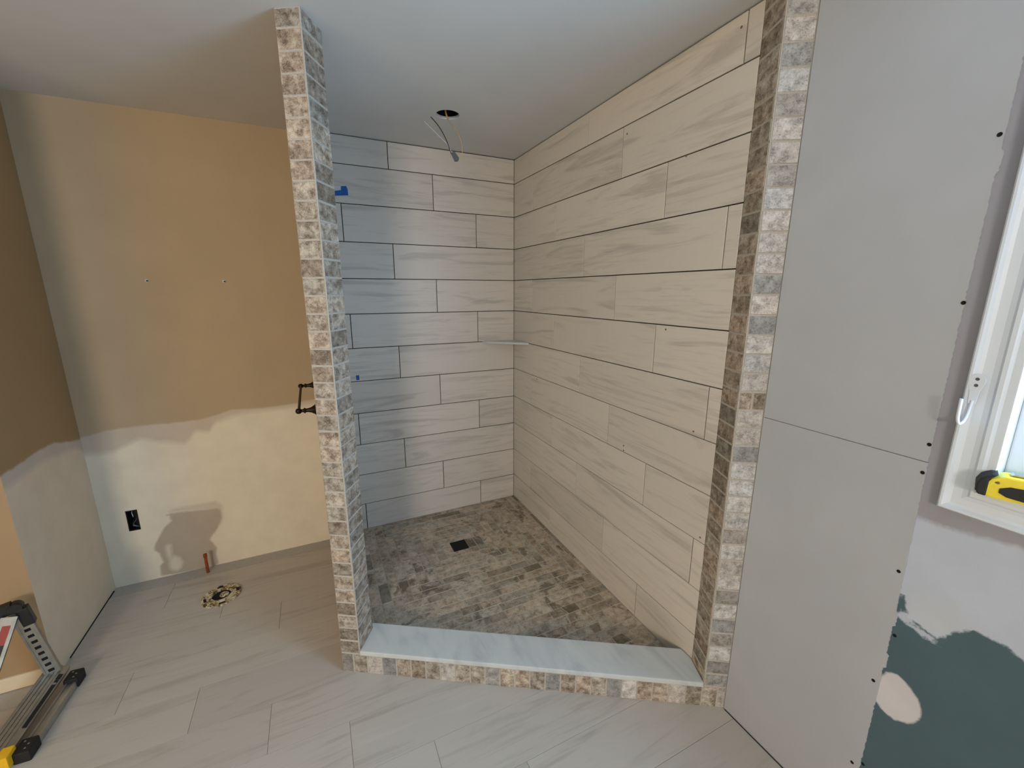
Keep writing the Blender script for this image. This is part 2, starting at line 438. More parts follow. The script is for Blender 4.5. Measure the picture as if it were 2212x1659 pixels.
m = MB((-2.407, -.2, -.002)); m.box((-2.4098, -.44, -.0028), (-2.4036, .03, -.0004)); m.build('floor_gap', M['void'], floor)
m = MB((.0285, -1.95, -.002)); m.box((.0262, -2.09, -.0028), (.0292, -1.853, .0006)); m.build('floor_gap', M['void'], floor)
# ceiling with the round cut-out of the shower light
hc = (-.600, -.497); hr = .057
def ceiling_mesh():
    n = 48; q = .12; vs = []; fs = []
    ring = [(hc[0]+hr*math.cos(2*math.pi*k/n), hc[1]+hr*math.sin(2*math.pi*k/n)) for k in range(n)]
    def sq(k):
        w = 2*math.pi*k/n; c, s = math.cos(w), math.sin(w); m_ = max(abs(c), abs(s)); return (hc[0]+q*c/m_, hc[1]+q*s/m_)
    vs += [(x, y, H) for x, y in ring]+[(*sq(k), H) for k in range(n)]+[(x, y, H+.013) for x, y in ring]
    for k in range(n):
        j = (k+1) % n; fs.append((k, j, n+j, n+k)); fs.append((k, 2*n+k, 2*n+j, j))
    X0, X1, Y0, Y1 = -4.4, .2, -7.0, .16; a0, a1, b0, b1 = hc[0]-q, hc[0]+q, hc[1]-q, hc[1]+q
    for r_ in ((X0, Y0, a0, Y1), (a1, Y0, X1, Y1), (a0, Y0, a1, b0), (a0, b1, a1, Y1)):
        b = len(vs); vs.extend([(r_[0], r_[1], H), (r_[0], r_[3], H), (r_[2], r_[3], H), (r_[2], r_[1], H)]); fs.append((b, b+1, b+2, b+3))
    b = len(vs); Z = H+.2
    vs.extend([(X0, Y0, H), (X1, Y0, H), (X1, Y1, H), (X0, Y1, H), (X0, Y0, Z), (X1, Y0, Z), (X1, Y1, Z), (X0, Y1, Z)])
    fs.extend([(b+4, b+5, b+6, b+7), (b, b+1, b+5, b+4), (b+1, b+2, b+6, b+5), (b+2, b+3, b+7, b+6), (b+3, b, b+4, b+7)])
    me = bpy.data.meshes.new('ceiling'); me.from_pydata(vs, [], fs); me.update(); return me
ceil = link('ceiling', ceiling_mesh(), M['ceiling']); ceil['kind'] = 'structure'
m = MB(); n = 32
vs = [(hc[0]+.064*math.cos(2*math.pi*k/n), hc[1]+.064*math.sin(2*math.pi*k/n), z) for z in (H+.0135, H+.16) for k in range(n)]
m.add(vs, [(k, n+k, n+(k+1) % n, (k+1) % n) for k in range(n)]+[tuple(range(n, 2*n))])
cav = m.build('light_cavity', M['void'], ceil)

# right wall with the window opening (window faces -x)
WY0, WY1, WZ0, WZ1 = -3.62, -2.362, 1.160, 2.10
zs = [(-2.50, 1.071), (-2.44, 1.064), (-2.39, 1.056), (-2.34, 1.050), (-2.30, 1.045), (-2.26, 1.05)]
green = [(-2.20, -.1), (-2.20, .795), (-2.262, .80), (-2.266, .832), (-2.278, .828), (-2.285, .785), (-2.291, .771), (-2.32, .767), (-2.354, .762), (-2.372, .79), (-2.401, .829), (-2.423, .826), (-2.45, .83), (-2.482, .815), (-2.53, .79), (-2.60, .76), (-2.75, .70), (-3.1, .66), (-3.9, .66), (-3.9, -.1)]
wblob = [(-2.262,.552),(-2.28,.594),(-2.30,.60),(-2.32,.592),(-2.345,.57),(-2.357,.545),(-2.356,.51),(-2.34,.485),(-2.31,.465),(-2.285,.47),(-2.266,.483)]
edge = [(-2.266, .76), (-2.281, .79), (-2.30, .77), (-2.35, .755), (-2.36, .745), (-2.33, .742), (-2.29, .755)]
M['right_wall'] = painted('right_wall_paint', (155, 154, 162), [
    ('prim', (188, 195, 209), .014, .010, 45, 1), ('haze', (190, 194, 196), .05, .02, 40, .5), ('green', (78, 99, 106), .006, .012, 42, 1), ('blob', (206, 202, 206), .006, .004, 60, 1), ('edge', (188, 195, 209), .006, .01, 60, .9)])
def rattr(f, lo=-2.75, hi=-2.15): return lambda x, y, z: f(y, z) if lo < y < hi else (f(lo, z) if y <= lo else -1.)
att = dict(prim=lambda x, y, z: lin(y, zs)-z, green=lambda x, y, z: poly_sd(y, z, green),
           blob=rattr(lambda y, z: poly_sd(y, z, wblob)), edge=rattr(lambda y, z: poly_sd(y, z, edge)),
           haze=rattr(lambda y, z: poly_sd(y, z, [(-2.29, .80), (-2.30, .85), (-2.36, .86), (-2.42, .82), (-2.40, .79), (-2.34, .77)])))
wall_right = slabs('wall_right', M['right_wall'], [
    ((.034, -2.2, -.05), (.15, .16, H+.02), .5), ((.034, WY1, -.05), (.15, -2.2, H+.02), .012),
    ((.034, -2.9, -.05), (.15, WY1, WZ0), .014), ((.034, WY0, -.05), (.15, -2.9, WZ0), .1),
    ((.034, WY0, WZ1), (.15, WY1, H+.02), .1), ((.034, -7.0, -.05), (.15, WY0, H+.02), .5)], attrs=att, face='-x')
# bare drywall sheets with a rough torn edge
def sheet(z0, z1, hooks):
    rr = random.Random(int(z0*100)+3); pts = [(-1.8485, z0), (-1.8485, z1)]
    n = int((z1-z0)/.006)
    for i in range(n+1):
        z = z1-(z1-z0)*i/n
        pts.append((-2.2655-.003*math.sin(z*3.1)+rr.uniform(-.0009, .0009)+(.0012 if rr.random() < .12 else 0)-(.005 if any(abs(z-h) < .02 for h in hooks) else 0), z))
    pts = [(-a, b) for a, b in pts]            # a grows with -y so that (U,V)=(-y,z) faces -x
    mb = MB(); nn = len(pts); f = [(.0335, -a, b) for a, b in pts]+[(.0295, -a, b) for a, b in pts]
    mb.add(f, [tuple(range(nn, 2*nn)), tuple(range(nn-1, -1, -1))]+[(i, (i+1) % nn, nn+(i+1) % nn, nn+i) for i in range(nn)])
    me = mb.mesh('drywall_sheet'); bm = bmesh.new(); bm.from_mesh(me); bmesh.ops.triangulate(bm, faces=[q for q in bm.faces if len(q.verts) > 4]); bmesh.ops.recalc_face_normals(bm, faces=bm.faces); bm.to_mesh(me); bm.free()
    return link('drywall_sheet', me, M['board'], wall_right)
sheet(.006, 1.1910, [.75, .62]); sheet(1.1935, H-.001, [1.86])
for y, z in ((-2.257, 1.914), (-2.261, 1.573), (-2.2585, 1.237), (-2.258, 1.164), (-2.256, .887), (-2.2555, .541), (-2.250, .242)):
    mb = MB((.0295, y, z)); Mx = Matrix.Translation((.0295, y, z)) @ Matrix.Rotation(-math.pi/2, 4, 'Y')
    mb.lathe([(.0018, -.001), (.0045, .0004), (.0042, .0011), (.002, .0007)], Mx, 12); mb.build('screw', M['screw'], wall_right)
for y, z in ((-2.275, .704), (-2.272, .261)):
    mb = MB((.034, y, z)); Mx = Matrix.Translation((.034, y, z)) @ Matrix.Rotation(-math.pi/2, 4, 'Y')
    mb.lathe([(.0018, -.001), (.0045, .0004), (.0042, .0011), (.002, .0007)], Mx, 12); mb.build('screw', M['screw'], wall_right)

# window: casing, jamb, sash, glass
win = bpy.data.objects.new('window_1', None); C.objects.link(win); win.location = (.034, -2.99, 1.63); win['kind'] = 'structure'
def casing(a0, a1, b0, b1, flip):
    """mitred moulding from (y,z)=a0 to a1 outer, b0 to b1 inner"""
    prof = [(0, 0), (0, .020), (.05, .023), (.12, .023), (.20, .016), (.30, .013), (.55, .0125), (.70, .015), (.78, .0195), (.90, .0195), (1.0, .017), (1.0, 0)]
    vs = []
    for (oy, oz), (iy, iz) in ((a0, b0), (a1, b1)):
        for t_, h in prof: vs.append((.034-h, oy+(iy-oy)*t_, oz+(iz-oz)*t_))
    n = len(prof); fs = [(i, (i+1) % n, n+(i+1) % n, n+i) for i in range(n)]+[tuple(range(n)), tuple(range(2*n-1, n-1, -1))]
    mb = MB((.034, (a0[0]+a1[0])/2, (a0[1]+a1[1])/2)); mb.add([Vector(v)  for v in vs], fs)
    me = mb.mesh('casing'); bm = bmesh.new(); bm.from_mesh(me); bmesh.ops.recalc_face_normals(bm, faces=bm.faces); bm.to_mesh(me); bm.free()
    o = link('casing', me, M['white_trim'], win); o.location = mb.off-Vector(win.location)
o0, o1, p0, p1 = -2.300, -3.682, 1.100, 2.16
i0, i1, q0, q1 = -2.362, -3.62, 1.160, 2.10
casing((o0, p0), (o0, p1), (i0, q0), (i0, q1), 0)
casing((o0, p0), (o1, p0), (i0, q0), (i1, q0), 0)
casing((o1, p0), (o1, p1), (i1, q0), (i1, q1), 0)
casing((o0, p1), (o1, p1), (i0, q1), (i1, q1), 0)
def wbox(name, a, b, mat='white_trim', bev=.002):
    off = Vector(((a[0]+b[0])/2, (a[1]+b[1])/2, (a[2]+b[2])/2))
    mb = MB(off); mb.box(a, b); o = mb.build(name, M[mat], win, bevel=bev); o.location = off-Vector(win.location); return o
jd = .105
wbox('jamb', (.0175, i0-.014, q0), (jd, i0+.0005, q1)); wbox('jamb', (.0175, i1-.0005, q0), (jd, i1+.014, q1))
wbox('jamb', (.0175, i1, q1-.014), (jd, i0, q1+.0005)); wbox('sill', (.0145, i1, q0-.0005), (jd, i0, q0+.006))
# sash: stiles, rails, glazing bead
sy0, sy1, sz0, sz1 = i0-.014, i1+.014, q0+.006, q1-.014
for a, b in (((.066, sy0-.052, sz0), (.102, sy0, sz1)), ((.066, sy1, sz0), (.102, sy1+.052, sz1))): wbox('sash_stile', a, b, bev=.004)
for a, b in (((.066, sy1+.052, sz0), (.102, sy0-.052, sz0+.06)), ((.066, sy1+.052, sz1-.055), (.102, sy0-.052, sz1))): wbox('sash_rail', a, b, bev=.004)
wbox('glazing_bead', (.072, sy0-.064, sz0+.06), (.09, sy0-.052, sz1-.055)); wbox('window_pane', (.082, sy1+.05, sz0+.05), (.086, sy0-.05, sz1-.05), 'glass', 0)

# ================================================================ SHOWER
ux, uy = .85466623, -.51917784; nx, ny = .51917784, .85466623; L0 = (-1.31, -1.034)
def WP(s, t): return (L0[0]+s*ux+t*nx, L0[1]+s*uy+t*ny)
UD = (ux, uy, 0); ND = (nx, ny, 0)
# backing of the two tiled walls
m = MB((-.6, .03, 1.2)); m.box((-1.19, .0085, 0), (.033, .0595, H-.001)); m.build('backer_board', M['joint'], wall_back)
m = MB((.02, -.8, 1.2)); m.box((.0085, -1.716, 0), (.0335, .0085, H-.001)); m.build('backer_board', M['joint'], wall_right)
seams = [H-.001]+[2.290-.2063*k for k in range(11)]+[.046]
seams[7] = 1.0525
G1 = .0021
A_, B_, C_, D_ = -.811, -.552, -.274, -1.085
rows1 = {0: [A_], 1: [B_], 2: [D_, C_]}
rows2 = {0: [-.825, -1.652], 1: [-.263, -1.090], 2: [-.543, -1.364]}
for k in range(12):
    z1, z0 = seams[k], seams[k+1]
    xs = [-1.19]+rows1[k % 3]+[-.0035]
    for a, b in zip(xs, xs[1:]):
        if b-a < .01: continue
        piece('tile', M['wall_tile'], wall_back, (0, 0, 0), (1, 0, 0), (0, 0, 1), rect(a+G1, z0+G1, b-G1*(.2 if b > -.01 else 1), z1-(G1 if k else .004)), jit=.0004, th=.0086, ch=.001)
    ys = [0.0075]+rows2[k % 3]+[-1.7055]
    for a, b in zip(ys, ys[1:]):
        # U = -y so that U x V = -x ... (0,-1,0)x(0,0,1) = (-1,0,0)
        g2 = G1 if k not in (7, 9) else .0010
        piece('tile', M['wall_tile'], wall_right, (0, 0, 0), (0, -1, 0), (0, 0, 1), rect(-a+(G1*1.2 if a < 0 else 0), z0+g2, -b-(G1*1.2 if b > -1.7 else 0), z1-(g2 if k else .004)), jit=.0003, th=.0084, ch=.0008)
SPOTS = [(-1.214, .877), (-1.216, .854), (-1.603, 1.07), (-1.421, 1.447), (-.347, 1.038), (-1.453, 2.081), (-1.632, 2.399), (-1.116, 2.255), (-1.683, .66)]
for y, z in SPOTS:
    m = MB((0, y, z)); m.lathe([(.0015, -.0004), (.0042, .0002), (.0038, .0009), (.001, .0011)], Matrix.Translation((0, y, z)) @ Matrix.Rotation(-math.pi/2, 4, 'Y'), 9); m.build('mortar_speck', M['wood_far'], wall_right)
# left partition wall, tiled end towards the curb
T = .009
a = WP(.0024, .0018); b = WP(.0832, .0018); c = WP(.0832, .121)
foot = [a, b, c, (-1.2, c[1]+.012), (-1.2, .059), (-1.3055, .059), (-1.3055, a[1]+.004)]
m = MB(); m.prism(foot, lambda x, y, z: (x, y, z), -.0, H-.0005); part = m.build('wall_partition', M['grout']); part['kind'] = 'structure'
m = MB((-1.308, -.5, 1.2)); m.box((-1.3085, -1.026, .001), (-1.3056, .0595, H-.001)); m.build('drywall_sheet', M['tan'], part)
for k in range(12):
    z1, z0 = seams[k], seams[k+1]; sp = [.0]+[{0: -.36, 1: -.62, 2: -.18}[k % 3]]+[-.90]
    for a, b in zip(sp, sp[1:]):
        piece('tile', M['wall_tile'], part, (-1.1905, 0, 0), (0, 1, 0), (0, 0, 1), rect(b+G1, z0+G1, a-G1, z1-(G1 if k else .004)), th=.0086, ch=.001)
pitch_l = .0618
zl_ = [.0985]
while zl_[-1]+pitch_l < H: zl_.append(zl_[-1]+pitch_l)
if H-zl_[-1] > .02: zl_.append(H-.0008)
else: zl_[-1] = H-.0008
g = .0016
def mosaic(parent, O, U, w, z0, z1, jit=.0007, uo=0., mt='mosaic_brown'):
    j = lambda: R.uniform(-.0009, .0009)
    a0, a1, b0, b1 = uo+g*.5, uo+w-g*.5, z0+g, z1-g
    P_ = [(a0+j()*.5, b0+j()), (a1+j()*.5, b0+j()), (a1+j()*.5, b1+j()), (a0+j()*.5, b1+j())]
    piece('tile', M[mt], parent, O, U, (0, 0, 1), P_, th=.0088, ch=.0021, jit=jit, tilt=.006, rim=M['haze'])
O_ = WP(0, 0); Oi = WP(.085, .0022)
for z0, z1 in zip(zl_, zl_[1:]):
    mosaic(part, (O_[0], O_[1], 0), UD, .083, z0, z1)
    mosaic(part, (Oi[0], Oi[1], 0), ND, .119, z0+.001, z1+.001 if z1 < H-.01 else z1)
m = MB((*WP(.0815, .004), 1.2)); m.prism([WP(.0828, -.0004), WP(.0856, .0), WP(.0856, .003), WP(.0828, .003)], lambda x, y, z: (x, y, z), .118, H-.001); m.build('edge_trim', M['grout'], part)
# right return: jamb face and front face
J0 = WP(1.482, 0); J1 = (-.0005, -1.7065); F1 = (.0335, -1.8485)
jx, jy = J1[0]-J0[0], J1[1]-J0[1]; jl = math.hypot(jx, jy); JD = (-jx/jl, -jy/jl, 0)   # runs towards the camera so that the face looks at the opening
Nf = Vector((-nx, -ny)); Nj = Vector((-jy/jl, jx/jl))
J0i = (J0[0]+nx*.002-Nj.x*.0018, J0[1]+ny*.002-Nj.y*.0018)
foot = [J0i, (.0335, -1.8485+.0026), (.0335, -1.7075), (J1[0]-Nj.x*.0018, J1[1]-.001)]
m = MB(); m.prism(foot, lambda x, y, z: (x, y, z), 0, H-.0005); ret = m.build('wall_return', M['grout']); ret['kind'] = 'structure'
zr = [.0985, .157, .2185]
while zr[-1]+.0622 < H-.03: zr.append(zr[-1]+.0622)
zr.append(H-.0008)
Of = WP(1.4845, 0)
split_row = min(range(len(zr)-1), key=lambda i: abs(zr[i]-1.2555+.031))
for i, (z0, z1) in enumerate(zip(zr, zr[1:])):
    if i == split_row:
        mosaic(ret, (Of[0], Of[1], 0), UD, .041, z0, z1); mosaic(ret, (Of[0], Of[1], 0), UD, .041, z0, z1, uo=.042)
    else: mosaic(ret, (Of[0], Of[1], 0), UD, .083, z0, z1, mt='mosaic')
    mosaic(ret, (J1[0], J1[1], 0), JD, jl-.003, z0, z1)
m = MB((*WP(1.4835, .003), 1.2)); m.prism([WP(1.4818, 0.0), WP(1.4845, -.0004), WP(1.4845, .003), WP(1.4822, .003)], lambda x, y, z: (x, y, z), .118, H-.001); m.build('edge_trim', M['grout'], ret)

# curb
curb = thing('shower_curb', 'low shower curb faced with small stone tiles under a polished pale marble slab', 'shower curb', (*WP(.78, .07), 0))
def cpart(mb, name, mat, bevel=0):
    o = mb.build(name, M[mat], curb, bevel=bevel); o.location = mb.off-Vector(curb.location); return o
m = MB((*WP(.78, .07), .04)); m.prism([WP(.001, .0016), WP(1.566, .0016), (.030, -1.80), WP(1.36, .138), WP(.09, .138), WP(.078, .02)], lambda x, y, z: (x, y, z), .0005, .0945); cpart(m, 'core', 'grout')
sx = [0, .053, .114, .179, .242, .305, .369, .431, .494, .557, .620, .682, .743, .805, .867, .929, .990, 1.051, 1.112, 1.172, 1.231, 1.291, 1.354, 1.417, 1.479, 1.537, 1.5665]
for a, b in zip(sx, sx[1:]):
    h1 = .0965 if (a < .05 or a > 1.45) else .0945
    P_ = [(a+g*.6, .0012), (b-g*.6, .0012+R.uniform(0, .001)), (b-g*.6, h1-R.uniform(0, .002)), (a+g*.6, h1-R.uniform(0, .002))]
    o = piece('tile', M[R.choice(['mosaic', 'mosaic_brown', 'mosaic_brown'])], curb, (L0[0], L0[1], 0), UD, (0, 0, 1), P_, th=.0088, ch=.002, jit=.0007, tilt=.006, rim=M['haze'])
    o.location = Vector(o.location)-Vector(curb.location)
mt = .117
slab = [WP(.0865, -.004), WP(1.4815, -.004), (J1[0]-.003, J1[1]-.002), (-.002, WP(1.445, .152)[1]+.02), WP(1.452-.018, .152), WP(.074, .152), WP(.0865, .118)]
slab = [WP(.0865, -.006), WP(1.480, -.006), (J1[0]-.004, J1[1]-.001), (-.003, -1.668), WP(1.436, .150), WP(.066, .150), WP(.0865, .121)]
m = MB((*WP(.78, .07), .106)); m.prism(slab, lambda x, y, z: (x, y, z), .0950, mt); cpart(m, 'marble_slab', 'marble', .0045)

# shower pan: stone strips laid in rings round the drain
pan = thing('shower_pan', 'shower floor of tumbled stone strips laid in rings round the drain', 'shower floor', (-.6, -.6, .03))
m = MB((-.6, -.6, .02))
base = [(-1.188, .008), (-1.188, -.93), WP(.10, .143), WP(1.42, .143), (-.001+.006, -1.66), (.006, .008)]
base = base if area2(base) > 0 else base[::-1]
m.prism(base, lambda x, y, z: (x, y, z), .0005, .0466)
o = m.build('mortar_bed', M['pan_grout'], pan); o.location = m.off-Vector(pan.location)
dc = (-.591, -.447); dh = .050; rw = .0515
tiles = []
def emit(x0, y0, x1, y1):
    x0 -= 0; P_ = rect(x0+.0011, y0+.0011, x1-.0011, y1-.0011)
    for (a, b, c) in ((-1, 0, -.0015), (0, -1, -.0015), (1, 0, 1.188), (nx, ny, -(nx*L0[0]+ny*L0[1])-.139)):
        P_ = clip(P_, a, b, c)
        if len(P_) < 3: return
    if abs(area2(P_)) < .0004: return
    tiles.append(P_)
for k in range(26):
    a = dh+k*rw; b = a+rw
    for side in range(4):
        lo, hi = (-b, b) if side < 2 else (-a, a)
        p = lo-R.uniform(0, .07) if k else lo
        while p < hi-.004:
            ln = R.choice([.153, .205, .153, .102, .205, .153]); e = p+ln
            if hi-e < .02: e = hi
            s0, s1 = max(p, lo), min(e, hi)
            if s1-s0 > .012:
                if side == 0: emit(dc[0]+s0, dc[1]-b, dc[0]+s1, dc[1]-a)
                elif side == 1: emit(dc[0]+s0, dc[1]+a, dc[0]+s1, dc[1]+b)
                elif side == 2: emit(dc[0]-b, dc[1]+s0, dc[0]-a, dc[1]+s1)
                else: emit(dc[0]+a, dc[1]+s0, dc[0]+b, dc[1]+s1)
            p = e
def near(P_):
    cx = sum(p[0] for p in P_)/len(P_); cy = sum(p[1] for p in P_)/len(P_)
    return abs(area2(P_))/((cx+1.287)**2+(cy+2.687)**2+2.4)
tiles.sort(key=near, reverse=True)
rest = MB((-.6, -.6, .03))
for i, P_ in enumerate(tiles):
    cx = sum(p[0] for p in P_)/len(P_); cy = sum(p[1] for p in P_)/len(P_); t_ = (cx-L0[0])*nx+(cy-L0[1])*ny
    P2 = [(x+R.uniform(-.0009, .0009), y+R.uniform(-.0009, .0009)) for x, y in P_]
    if i < 300:
        horiz = (max(p[0] for p in P_)-min(p[0] for p in P_)) >= (max(p[1] for p in P_)-min(p[1] for p in P_))
        if t_ < .40 and len(P2) == 4 and cx > -.8 and R.random() < .45 and abs(area2(P2)) > .003:
            # cracked strip: two pieces with a slanting break between them
            xm = cx+R.uniform(-.015, .015); sl = R.uniform(-.012, .012); y0_ = min(p[1] for p in P2); y1_ = max(p[1] for p in P2); x0_ = min(p[0] for p in P2); x1_ = max(p[0] for p in P2)
            for q in ([(x0_, y0_), (xm-sl-.0015, y0_), (xm+sl-.0015, y1_), (x0_, y1_)], [(xm-sl+.0015, y0_), (x1_, y0_), (x1_, y1_), (xm+sl+.0015, y1_)]):
                o = piece('tile', M['pan_stone'], pan, (0, 0, .0485), (1, 0, 0), (0, 1, 0), q, th=.006, ch=.0012, jit=.0008, tilt=.012, rim=M['pan_haze']); o.location = Vector(o.location)-Vector(pan.location)
            continue
        o = piece('tile', M['pan_stone'], pan, (0, 0, .0485), (1, 0, 0), (0, 1, 0), P2, th=.006, ch=.0012, jit=.0005, tilt=.004, rim=M['pan_haze'])
        o.location = Vector(o.location)-Vector(pan.location)
    else: rest.prism(P2, lambda x, y, z: (x, y, z), .0425, .0485, .0012)
if rest.v:
    o = rest.build('small_tile', M['pan_stone'], pan); o['kind'] = 'stuff'; o.location = rest.off-Vector(pan.location)
# drain: square frame round a dark opening
dr = thing('floor_drain', 'square black floor drain opening in the middle of the shower floor', 'drain', (dc[0], dc[1], .044))
m = MB((dc[0], dc[1], .044)); m.box((dc[0]-.047, dc[1]-.047, .0460), (dc[0]+.047, dc[1]+.047, .0476)); o = m.build('drain_plate', M['void'], dr); o.location = (0, 0, 0)
m = MB((dc[0], dc[1], .044))
for s_ in (-1, 1):
    m.box((dc[0]+s_*.0475-.0015, dc[1]-.049, .0438), (dc[0]+s_*.0475+.0015, dc[1]+.049, .0490)); m.box((dc[0]-.046, dc[1]+s_*.0475-.0015, .0438), (dc[0]+.046, dc[1]+s_*.0475+.0015, .0490))
o = m.build('drain_frame', M['black'], dr); o.location = (0, 0, 0)

# corner shelf
m = MB((-.08, -.08, 1.255)); zt = 1.262
m.prism([(-.243, -.0015), (-.228, -.026), (-.026, -.205), (-.0015, -.228), (-.0015, -.0015)], lambda x, y, z: (x, y, z), zt-.014, zt)
tag(m.build('corner_shelf', M['marble'], bevel=.002), 'small triangular pale marble shelf in the back corner of the shower', 'shelf')

# blue tape scraps and paper on the back shower wall
def scrap(name, pts, mat, lab, cat='tape'):
    cx = sum(p[0] for p in pts)/len(pts); cz = sum(p[1] for p in pts)/len(pts)
    m = MB((cx, -.0015, cz)); m.prism(pts, lambda a, b, h: (a, -h, b), .0006, .0022); o = m.build(name, M[mat]); tag(o, lab, cat); return o
scrap('tape_strip', [(-1.128, 2.118), (-1.042, 2.128), (-1.043, 2.158), (-1.050, 2.176), (-1.078, 2.172), (-1.078, 2.152), (-1.118, 2.143)], 'blue_tape', 'upper blue painter tape scrap on the back shower tiles')
scrap('paper_scrap', [(-1.132, 2.153), (-1.079, 2.156), (-1.079, 2.172), (-1.126, 2.172)], 'clip_white', 'small white paper scrap above the upper blue tape', 'paper')
scrap('tape_square', [(-1.080, 1.062), (-1.062, 1.062), (-1.062, 1.092), (-1.080, 1.092)], 'blue_tape', 'tiny square of blue tape low on the back shower tiles')

# ================================================================ CEILING WIRES
wr = thing('light_wiring', 'black and white wires with a grey connector hanging from the ceiling hole', 'wiring', (hc[0], hc[1], H))
def wpart(name, pts, r, mat, n=8):
    m = MB(wr.location); pts = smooth(pts); m.tube(pts, r, n); o = m.build(name, M[mat], wr); o.location = (0, 0, 0); return o
def smooth(pts, k=5):
    P_ = [Vector(p) for p in pts]; P_ = [2*P_[0]-P_[1]]+P_+[2*P_[-1]-P_[-2]]; out = []
    for i in range(1, len(P_)-2):
        for j in range(k):
            t = j/k; a, b, c, d = P_[i-1:i+3]
            out.append(.5*((2*b)+(c-a)*t+(2*a-5*b+4*c-d)*t*t+(-a+3*b-3*c+d)*t**3))
    out.append(P_[-2]); return out
wpart('black_wire', [(-.676,-.464,2.43),(-.65,-.476,2.4),(-.629,-.486,2.367),(-.612,-.494,2.332),(-.601,-.5,2.3),(-.589,-.505,2.262)], .0022, 'black')
wpart('white_wire', [(-.706,-.45,2.41),(-.674,-.465,2.378),(-.638,-.482,2.341),(-.612,-.494,2.315),(-.598,-.501,2.292),(-.584,-.508,2.262)], .0018, 'clip_white')
wpart('ground_wire', [(-.600,-.497,2.42),(-.58,-.509,2.391),(-.562,-.518,2.367),(-.55,-.524,2.337),(-.542,-.527,2.311),(-.54,-.528,2.269),(-.545,-.526,2.250),(-.552,-.523,2.246)], .0015, 'ground_wire')
wpart('cable', [(-.613,-.494,2.50),(-.609,-.496,2.45),(-.600,-.498,2.420)], .004, 'gold_wire')
cx = Vector((-.5735, -.5115, 2.2525)); ax = Vector((.018, -.008, -.038)).normalized(); sd = Vector((.904, -.427, 0)); sd = (sd-ax*sd.dot(ax)).normalized(); dp = ax.cross(sd)
Mc = Matrix(((sd.x, dp.x, ax.x, cx.x), (sd.y, dp.y, ax.y, cx.y), (sd.z, dp.z, ax.z, cx.z), (0, 0, 0, 1)))
m = MB(wr.location)
m.prism([(-.011, -.022), (.010, -.022), (.0155, .014), (.004, .025), (-.012, .018)], lambda a, b, h: Mc @ Vector((a, h, b)), -.006, .006)
o = m.build('connector', M['grey'], wr, bevel=.0015); o.location = (0, 0, 0)

# ================================================================ TOILET CORNER
# towel bar on the far side of the partition
tb = thing('towel_bar', 'dark bronze towel bar reaching out from behind the left tiled pillar', 'towel bar', (-1.31, -.45, 1.09))
def tpart(m, name, mat, root): 
    o = m.build(name, M[mat], root); o.location = m.off-Vector(root.location); return o
m = MB((-1.38, -.45, 1.09)); m.tube([(-1.3805, -.21, 1.096), (-1.3805, -.695, 1.085)], .0058, 14); tpart(m, 'rod', 'bronze', tb)
for y, z in ((-.205, 1.096), (-.70, 1.085)):
    m = MB((-1.35, y, z)); Mx = Matrix.Translation((-1.3087, y, z)) @ Matrix.Rotation(-math.pi/2, 4, 'Y')
    m.lathe([(.026, 0), (.026, .003), (.020, .010), (.0125, .022), (.009, .034), (.0085, .044), (.0125, .047), (.0125, .050), (.008, .053), (.0065, .060), (.008, .062), (.0115, .066), (.0128, .072), (.0115, .079), (.007, .084), (.0015, .0855)], Mx, 20)
    tpart(m, 'post', 'bronze', tb)
# outlet box with loose wires
ob = thing('outlet_box', 'open black electrical box with loose wires in the white lower wall', 'outlet box', (-2.277, .06, .376))
m = MB(ob.location)
x0, x1, z0, z1 = OB; w_ = .0025
for a, b in (((x0-.001, .0588, z0-.002), (x0+w_, .125, z1+.002)), ((x1-w_, .0588, z0-.002), (x1+.001, .125, z1+.002)), ((x0, .0588, z0-.002), (x1, .125, z0+w_)), ((x0, .0588, z1-w_), (x1, .125, z1+.002)), ((x0, .120, z0), (x1, .125, z1))): m.box(a, b)
o = m.build('box', M['black'], ob); o.location = (0, 0, 0)
for pts, mat, nm in (([(-2.285, .118, .425), (-2.281, .075, .418), (-2.276, .066, .40), (-2.283, .085, .385)], 'clip_white', 'white_wire'),
                     ([(-2.262, .118, .40), (-2.266, .074, .375), (-2.28, .066, .352), (-2.264, .064, .336)], 'grey', 'bare_wire'),
                     ([(-2.292, .118, .36), (-2.286, .070, .345), (-2.27, .064, .338), (-2.258, .066, .333)], 'steel', 'bare_wire')):
    m = MB(ob.location); m.tube(smooth(pts), .0018, 7); o = m.build(nm, M[mat], ob); o.location = (0, 0, 0)
# wall anchors of the removed shelf
for x, lab in ((-2.028, 'small wall anchor, the left one of two on the tan back wall'), (-1.701, 'small wall anchor, the right one of two on the tan back wall')):
    t = thing('wall_anchor', lab, 'wall anchor', (x, .06, 1.65), 'wall anchors of a removed fixture')
    Mx = Matrix.Translation((x, .0600, 1.65)) @ Matrix.Rotation(math.pi/2, 4, 'X')
    m = MB(t.location); m.lathe([(.0075, 0), (.0075, .001), (.005, .0025), (.004, .0025)], Mx, 14); o = m.build('collar', M['clip_white'], t); o.location = (0, 0, 0)
    m = MB(t.location); m.lathe([(.003, .002), (.003, .004), (.0035, .010), (.001, .0115)], Mx @ Matrix.Translation((.003, -.001, 0)), 12); o = m.build('screw', M['void'], t); o.location = (0, 0, 0)
# copper stub
sp_ = (-1.9755, -.004)
m = MB((*sp_, 0)); m.tube([(sp_[0], sp_[1], 0), (sp_[0], sp_[1], .108)], .0078, 14); m.lathe([(.0078, .100), (.0098, .101), (.0098, .119), (.0075, .120), (.0068, .1205)], Matrix.Translation((sp_[0], sp_[1], 0)), 14)
tag(m.build('copper_pipe', M['copper']), 'short copper water pipe standing up from the floor by the back wall', 'pipe')
